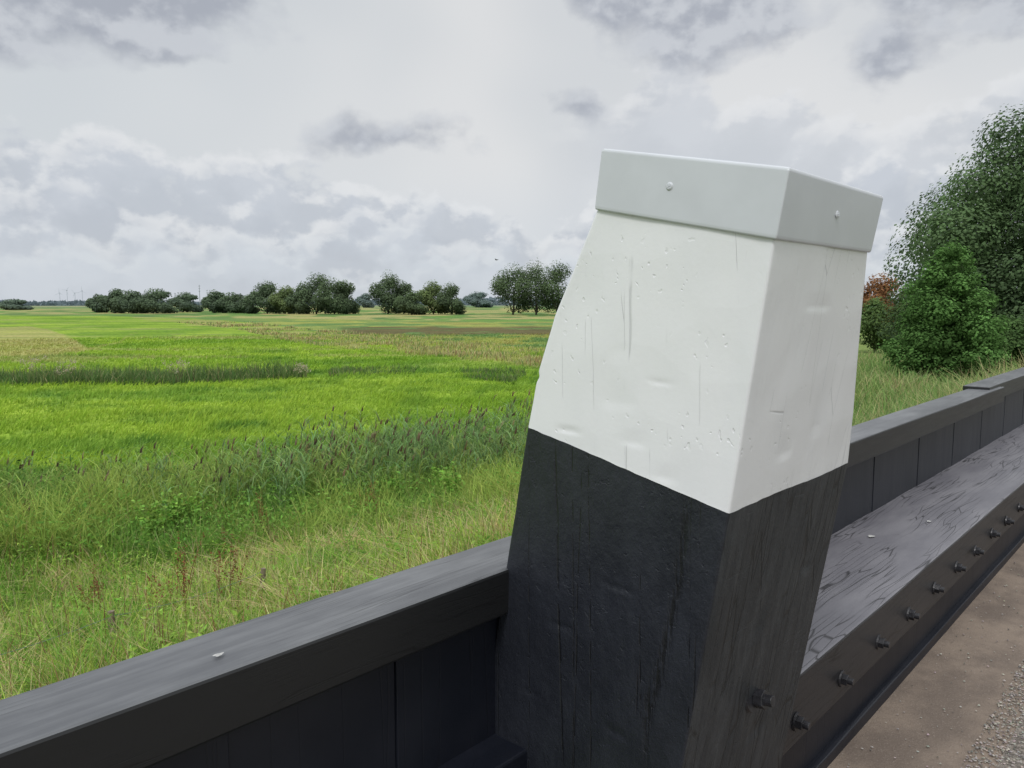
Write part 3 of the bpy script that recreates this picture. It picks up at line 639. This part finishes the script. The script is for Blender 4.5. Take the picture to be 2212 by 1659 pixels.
# shallow hewn tool marks: (face, u, h, half width u, half height, depth)
MK=[(0,.22,.36,.06,.014,.003),(0,.62,.20,.05,.010,.002),(0,.55,.36,.06,.03,.002),(0,.72,.44,.05,.03,.002),(0,.40,.10,.05,.08,.0015),(0,.45,.25,.09,.05,.0015),
    (1,.35,.38,.06,.05,.003),(1,.62,.32,.05,.08,.003),(1,.5,.0,.14,.03,.002),
    (0,.35,.95,.07,.014,.004),(0,.60,.78,.08,.012,.004),(0,.25,1.2,.06,.015,.004),(0,.7,1.2,.06,.02,.004),(1,.4,.9,.06,.09,.005),(1,.75,.8,.05,.05,.005),(1,.6,1.3,.08,.06,.005)]
def post_mesh(name,h0,h1,mat,nl,seed,rough,wob0=0,wob1=0,mat2=None):
    V=[];m_=None;fk_=None
    for i in range(nl+1):
        f=i/nl; hF=h0+(h1-h0)*f; rg=ring(hF); m_=len(rg); fk_=[r_[2] for r_ in rg]
        for j,(s_,p_,k,u,pF) in enumerate(rg):
            wbm=(wob0*(1-f)+wob1*f)
            wb=wbm*(float(vn(k*3+u*3,1.3,44))-.5)*2 + wbm*.3*(float(vn(k*7+u*22,2.3,45))-.5)*2
            h=hF+wb-.2126*(p_-pF)
            edge=min(1,min(u,1-u)/.05)
            a1=float(fbm(np.array(k*11+u*3.0),np.array(h*1.6),seed,2))-.5
            chip=0
            for (fk,fu,fh,wu,wh,dp) in MK:
                if fk==k:
                    q1=abs(u-fu)/wu; q2=(h-fh)/wh
                    if q1<1.2 and abs(q2)<1.2: chip+=dp*float(1-sm(np.array((q1-.6)/.5)))*max(0,(1-abs(q2-.3)/1.3 if q2<.3 else 1-(q2-.3)/.5))
            disp=(a1*.007*rough)*edge-chip*rough*edge
            dx,dy=((-1,0),(0,-1),(1,0),(0,1))[k]
            s2=s_+dx*disp; p2=p_+dy*disp
            if (k==0 and u<.12) or k==3:
                wgt=(1 if k==3 else (1-u/.12)); p2-=math.exp(-((h-.215)/.012)**2)*.007*wgt; p2-=.002*(float(vn(3.1,h*14,seed+20)))*wgt
            V.append(loc(s2,p2,h))
    i_=np.arange(nl)[:,None]*m_+np.arange(m_)[None,:]; j2=(np.arange(m_)+1)%m_
    i2=np.arange(nl)[:,None]*m_+j2[None,:]
    Fq=np.stack([i_,i2,i2+m_,i_+m_],-1).reshape(-1,4)[:,::-1]
    o=mesh_np(name,np.array(V),Fq,mat,parent=post,smooth=True)
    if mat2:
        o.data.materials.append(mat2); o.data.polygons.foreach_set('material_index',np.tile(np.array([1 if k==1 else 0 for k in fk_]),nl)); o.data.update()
    return o
bd=.508
pu=post_mesh('white_upper_shaft',-.15,bd,WHITE,120,3,1.0,0,.005); pu['label']='white painted rough hewn upper half of the leaning post'
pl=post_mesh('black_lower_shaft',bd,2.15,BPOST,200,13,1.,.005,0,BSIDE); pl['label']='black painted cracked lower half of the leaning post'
def capring(hF,off):
    pF=.782+.158*hF-off; f=(hF+.14)/(-.156); s0=1.674-off; s1=2.275+off; pL=1.248+off-.026*f
    return [(s0,pL),(s0,pF),(s1,pF),(s1,pL)],pF
bm=bmesh.new(); lv=[]
for hF,off in [(-.142,.002),(-.142,.007),(-.150,.008),(-.215,.009),(-.290,.010),(-.296,.006)]:
    cs,pF=capring(hF,off); lv.append([bm.verts.new(loc(s_,p_,hF-.2126*(p_-pF))) for s_,p_ in cs])
for a_,b_ in zip(lv[:-1],lv[1:]):
    for k in range(4): bm.faces.new((a_[k],a_[(k+1)%4],b_[(k+1)%4],b_[k]))
ap=bm.verts.new(loc(1.98,.96,-.372))
for k in range(4): bm.faces.new((lv[-1][k],lv[-1][(k+1)%4],ap))
bmesh.ops.recalc_face_normals(bm,faces=bm.faces)
cap=bm_obj('cap',bm,CAPM,post,bevel=.005); cap['label']='pale grey sheet metal cap with low pyramid top'; cap.modifiers[0].segments=3
def screw(pt,nd):
    bm=bmesh.new(); q_=Vector(nd).to_track_quat('Z','Y').to_matrix().to_4x4(); M0=Matrix.Translation(pt)@q_
    bmesh.ops.create_cone(bm,cap_ends=True,segments=20,radius1=.0088,radius2=.0055,depth=.003,matrix=M0@Matrix.Translation((0,0,.001)))
    for an in (0,R(90)): bmesh.ops.create_cube(bm,size=1,matrix=M0@Matrix.Translation((0,0,.0027))@Matrix.Rotation(an+.4,4,'Z')@Matrix.Diagonal((.008,.0014,.001,1)))
    bm_obj('screw',bm,CAPM,cap)
pm=.748+(1.245-.748)*.56; screw(Vector(loc(1.674-.0095,pm,-.225-.2126*(pm-.748))),(-1,0,0))
screw(Vector(loc(1.98,.747-.0095,-.222)),(0,-1,.15))
hb=1.177; pb=.782+.158*hb
hexbolt(post,2.105,pb-.004,hb,1.4,False,-.155,'large_bolt')
bm=bmesh.new(); bmesh.ops.create_cone(bm,cap_ends=True,segments=28,radius1=.038,radius2=.036,depth=.006,matrix=Matrix.Translation(loc(2.09,pb-.002,hb-.01))@Matrix.Rotation(R(90)-.155,4,'X')); bm_obj('large_washer',bm,STEEL,post)
def blob(label,s,p,h,r,el=1.6):
    bm=bmesh.new(); n=18; c0=bm.verts.new(loc(s,p,h-.004)); vs=[]
    for k in range(n):
        a_=2*math.pi*k/n; q_=r*(1+.2*math.sin(3*a_+s)+.12*math.sin(5*a_)); x_,y_,z_=loc(s,p,h); vs.append(bm.verts.new((x_+q_*el*math.cos(a_),y_+q_*math.sin(a_),z_+.0015)))
    for k in range(n): bm.faces.new((c0,vs[k],vs[(k+1)%n]))
    o=bm_obj('bird_dropping',bm,DROP,None,smooth=True); o.rotation_euler=(0,0,ROT); tag(o,label,'bird dropping')
blob('whitish bird dropping on the near top rail, left of the post',.793,1.68,.820,.006)
blob('larger white bird dropping on the wide beam right of the post',4.71,1.474,1.376,.014,1.3)
blob('smaller white bird dropping farther along the wide beam',5.29,1.314,1.376,.010,1.2)
# ------------------------------------------------------------------ road and gravel
def sheet(name,p0,p1,s0,s1,z,mat):
    bm=bmesh.new(); n=60
    prev=None
    for i in range(n+1):
        s_=s0+(s1-s0)*i/n; r_=[bm.verts.new((s_,p0,z)),bm.verts.new((s_,p1,z))]
        if prev: bm.faces.new((prev[0],r_[0],r_[1],prev[1]))
        prev=r_
    o=bm_obj(name,bm,mat); o.rotation_euler=(0,0,ROT); tag(o,kind='structure'); return o
m,tt,b=newmat('dusty_asphalt'); tc_=tt.node('ShaderNodeTexCoord').outputs['Object']
n1_=tt.noise(tc_,3.5,6,.6); n2_=tt.noise(tc_,160,3,.6); n3_=tt.noise(tc_,38,4)
c=tt.mix(tt.mr(n1_,.35,.65),(.16,.125,.10),(.26,.205,.16)); c=tt.mix(tt.mr(n2_,.55,.75,0,.5),c,(.36,.31,.27)); c=tt.mix(tt.mr(n3_,.62,.75,0,.4),c,(.09,.07,.06))
tt.put(b.inputs['Base Color'],c); b.inputs['Roughness'].default_value=.9; tt.put(b.inputs['Normal'],tt.bump(tt.m('ADD',n2_,n3_),.6,.006))
sheet('road',-6,.93,-6,30,EYE-1.94*S,m)
m,tt,b=newmat('loose_gravel'); tc_=tt.node('ShaderNodeTexCoord').outputs['Object']
vo=tt.node('ShaderNodeTexVoronoi'); tt.put(vo.inputs['Vector'],tc_); vo.inputs['Scale'].default_value=120
c=tt.mix(tt.mr(tt.noise(tc_,30,3),.35,.65),(.15,.13,.11),(.32,.28,.24)); tt.put(b.inputs['Base Color'],c); b.inputs['Roughness'].default_value=.9
tt.put(b.inputs['Normal'],tt.bump(vo.outputs['Distance'],.9,-.01))
zr=EYE-1.94*S
sheet('gravel_verge',-5,.47,-6,30,zr+.004,m)
N=12000; ss=rng.uniform(1.2,5.5,N); pp=.56-np.abs(rng.normal(0,.22,N)); kk=rng.random(N)<.03; pp[kk]=rng.uniform(.5,.85,kk.sum())
r_=rng.uniform(.002,.0062,N); base=np.array([[1,0,0],[0,1,0],[-1,0,0],[0,-1,0],[0,0,.7],[0,0,-.7]],float)
an=rng.uniform(0,6.28,N); ca,sa=np.cos(an),np.sin(an)
V=base[None]*r_[:,None,None]*rng.uniform(.6,1.3,(N,6,1)); Vx=V[...,0]*ca[:,None]-V[...,1]*sa[:,None]; Vy=V[...,0]*sa[:,None]+V[...,1]*ca[:,None]
V=np.stack([Vx+ss[:,None],Vy+pp[:,None],V[...,2]+zr+.004+r_[:,None]*.4],-1).reshape(-1,3)
tf=np.array([[0,1,4],[1,2,4],[2,3,4],[3,0,4],[1,0,5],[2,1,5],[3,2,5],[0,3,5]])
Fq=(np.arange(N)[:,None,None]*6+tf[None]).reshape(-1,3)
gcol=np.array([.28,.255,.23])*rng.uniform(.4,1.7,(N,1))*(1+rng.normal(0,.05,(N,3)))
SM,tt,b=newmat('stone'); a_=tt.node('ShaderNodeAttribute',attribute_name='Col').outputs['Color']; tt.put(b.inputs['Base Color'],a_); b.inputs['Roughness'].default_value=.85
o=mesh_np('loose_stones',V,Fq,SM,np.repeat(gcol,6,0)); o.rotation_euler=(0,0,ROT); tag(o,'grey and brown loose gravel on the road edge','gravel',kind='stuff')
# ------------------------------------------------------------------ wire fence on the near bank
WOOD=simple('weathered_wood',(.20,.16,.11),.85,.4,30); WIRE=simple('green_wire',(.14,.20,.16),.5,.2,30)
a1=np.array(ground_at(250,1445,-1.75)); a0=np.array(ground_at(-250,1545,-1.5)); a2=a1+(a1-a0)*.9
tops=[]
for q_,lb in zip([a0,a1,a2],[None,'short weathered fence post in the long grass at lower left','low fence post sunk in grass behind the near rail']):
    zg=float(terr(q_[0],q_[1])); ht=.56
    if lb:
        bm=bmesh.new(); r_=bmesh.ops.create_cone(bm,cap_ends=True,segments=10,radius1=.034,radius2=.028,depth=ht+.2); bmesh.ops.translate(bm,vec=(0,0,ht/2-.1),verts=bm.verts)
        for v in bm.verts: v.co.x+=rng.uniform(-.004,.004); v.co.y+=rng.uniform(-.004,.004)
        o=bm_obj('fence_post',bm,WOOD,bevel=.004); o.location=(q_[0],q_[1],zg); o.rotation_euler=(rng.uniform(-.06,.06),rng.uniform(-.06,.06),0); tag(o,lb,'fence post')
    tops.append(Vector((q_[0],q_[1],zg+ht-.04)))
def wire(name,p0,p1,lab):
    bm=bmesh.new(); prev=None
    for i in range(15):
        u=i/14; c_=p0.lerp(p1,u)-Vector((0,0,.05*4*u*(1-u))); cu_=[bm.verts.new(c_+Vector((dx,0,dz))) for dx,dz in ((0,.003),(.0025,-.002),(-.0025,-.002))]
        if prev:
            for k in range(3): bm.faces.new((prev[k],prev[(k+1)%3],cu_[(k+1)%3],cu_[k]))
        prev=cu_
    o=bm_obj(name,bm,WIRE); tag(o,lab,'wire')
wire('fence_wire',tops[0],tops[1],'thin green fence wire left of the short weathered post'); wire('fence_wire',tops[1],tops[2],'thin green fence wire right of the short weathered post')
# ------------------------------------------------------------------ single plants
def dock(px,py,zg,H,lab,colr=(.27,.13,.07)):
    x,y=ground_at(px,py,zg); z=float(terr(x,y)); rt=empty('dock_plant',(x,y,z),0,lab,'plant')
    K=9
    for k in range(K):
        B=rng.normal(0,.07,(1,3))*[1,1,0]; ln=rng.uniform(.03,.2,1); la=rng.uniform(0,6.28,1); h_=H*rng.uniform(.6,1.05,1)
        c_=np.array([colr]); V,Fq,Cc=blades(B,h_,np.full(1,.012),ln,c_*.8,c_,3,la=la); so_=mesh_np('stem',V,Fq,VEG,Cc,parent=rt)
        f=rng.uniform(.45,1,60); cs=np.stack([B[0,0]+h_*ln*f*f*np.cos(la),B[0,1]+h_*ln*f*f*np.sin(la),h_*f*(1-.35*ln*f)],-1)+rng.normal(0,.012,(60,3))
        V,Fq,Cc=leaves(cs,rng.normal(size=cs.shape),rng.uniform(.007,.015,60),jit(np.tile(colr,(60,1)),.3,60)); mesh_np('seed_head',V,Fq,VEG,Cc,parent=so_)
dock(385,1400,-1.95,1.1,'rust brown dock plant, leftmost of the pair above the near rail')
dock(490,1370,-1.95,1.1,'tall rust brown dock plant, right one of the pair above the near rail')
dock(205,1340,-2.1,.8,'small rust brown dock plant in the dry grass at left')
dock(568,1170,-2.7,1.0,'brown dock plant in front of the reeds')
dock(798,1150,-2.7,1.0,'brown dock plant at the foot of the reeds near the post')
dock(60,1150,-2.7,.8,'brown dock plant at the left end of the weeds')
def leafy(px,py,zg,H,lab,colr=(.25,.43,.085),name='nettle_plant'):
    x,y=ground_at(px,py,zg); z=float(terr(x,y)); rt=empty(name,(x,y,z),0,lab,'plant')
    k=9; B=rng.normal(0,H*.12,(k,3))*[1,1,0]; ln=rng.uniform(.05,.4,k); la=rng.uniform(0,6.28,k); h_=H*rng.uniform(.65,1.05,k); c_=np.tile(colr,(k,1))*.7
    V,Fq,Cc=blades(B,h_,np.full(k,.014),ln,c_*.8,c_,3,la=la); mesh_np('stem',V,Fq,VEG,Cc,parent=rt)
    cs=[]
    for q_ in range(k):
        f=rng.uniform(.25,1,60); cs.append(np.stack([B[q_,0]+h_[q_]*ln[q_]*f*f*np.cos(la[q_]),B[q_,1]+h_[q_]*ln[q_]*f*f*np.sin(la[q_]),h_[q_]*f*(1-.35*ln[q_]*f)],-1)+rng.normal(0,.05,(60,3)))
    cs=np.concatenate(cs); nr=rng.normal(0,.4,cs.shape)+[0,0,1]; V,Fq,Cc=leaves(cs,nr,rng.uniform(.03,.055,len(cs)),jit(np.tile(colr,(len(cs),1)),.25,len(cs))); mesh_np('foliage',V,Fq,VEG,Cc,parent=rt)
leafy(335,1170,-2.75,1.0,'bright leafy plant left of the reeds')
leafy(395,1150,-2.75,.85,'smaller bright leafy plant beside the reeds')
leafy(975,1110,-2.75,1.1,'bright leafy plant in the reeds near the post')
leafy(1075,1020,-2.75,1.4,'tall leafy plant in the reeds touching the post outline',(.24,.34,.11))
leafy(860,1100,-2.75,.8,'low leafy plant in the middle of the reeds')
def plume(px,py,H,lab):
    x,y=ground_at(px,py); z=float(terr(x,y)); rt=empty('plume_thistle',(x,y,z),0,lab,'plant')
    for q_ in range(13):
        B=rng.normal(0,.25,(1,3))*[1,1,0]; h_=H*rng.uniform(.55,1.,1); c_=np.array([[.2,.24,.1]]); ln=rng.uniform(.02,.3,1); la=rng.uniform(0,6.28,1)
        V,Fq,Cc=blades(B,h_,np.full(1,.04),ln,c_,c_,3,la=la); so_=mesh_np('stem',V,Fq,VEG,Cc,parent=rt)
        T_=B+np.stack([h_*ln*np.cos(la),h_*ln*np.sin(la),h_*(1-.35*ln)],-1); cs=np.repeat(T_,24,0)+rng.normal(0,.075,(24,3))
        V,Fq,Cc=leaves(cs,rng.normal(size=cs.shape),rng.uniform(.02,.05,24),jit(np.tile([.55,.47,.36],(24,1)),.2,24)); mesh_np('seed_head',V,Fq,VEG,Cc,parent=so_)
plume(75,832,1.6,'pale pinkish plumed plants on the ditch at far left'); plume(152,830,1.3,'pale plumed plant second from the left on the ditch'); plume(385,826,1.2,'brownish plumed plant in the middle of the ditch row'); plume(652,818,.9,'pale plumed plant at the right end of the ditch row')
# bird
x,y,z=at_dist(1073,60,561); bm=bmesh.new()
prof=[(-.16,.004,0),(-.10,.02,0),(-.02,.035,.0),(.07,.03,.005),(.11,.022,.01),(.15,.006,.008)]
prev=None
for (xx,r0,zz) in prof:
    cu_=[bm.verts.new((xx,r0*math.cos(k*math.pi/4),zz+r0*math.sin(k*math.pi/4))) for k in range(8)]
    if prev:
        for k in range(8): bm.faces.new((prev[k],prev[(k+1)%8],cu_[(k+1)%8],cu_[k]))
    prev=cu_
for sd in (-1,1):
    w_=[bm.verts.new(v) for v in [(.07,sd*.025,.01),(.09,sd*.14,.07),(.0,sd*.32,.05),(-.03,sd*.16,.06),(-.04,sd*.025,.01)]]; bm.faces.new(w_)
o=bm_obj('flying_bird',bm,simple('dark_feather',(.03,.03,.035),.7,.2,50)); o.location=(x,y,z); o.rotation_euler=(.1,.1,2.6); tag(o,'tiny dark bird flying in the sky above the tall trio of trees','bird')
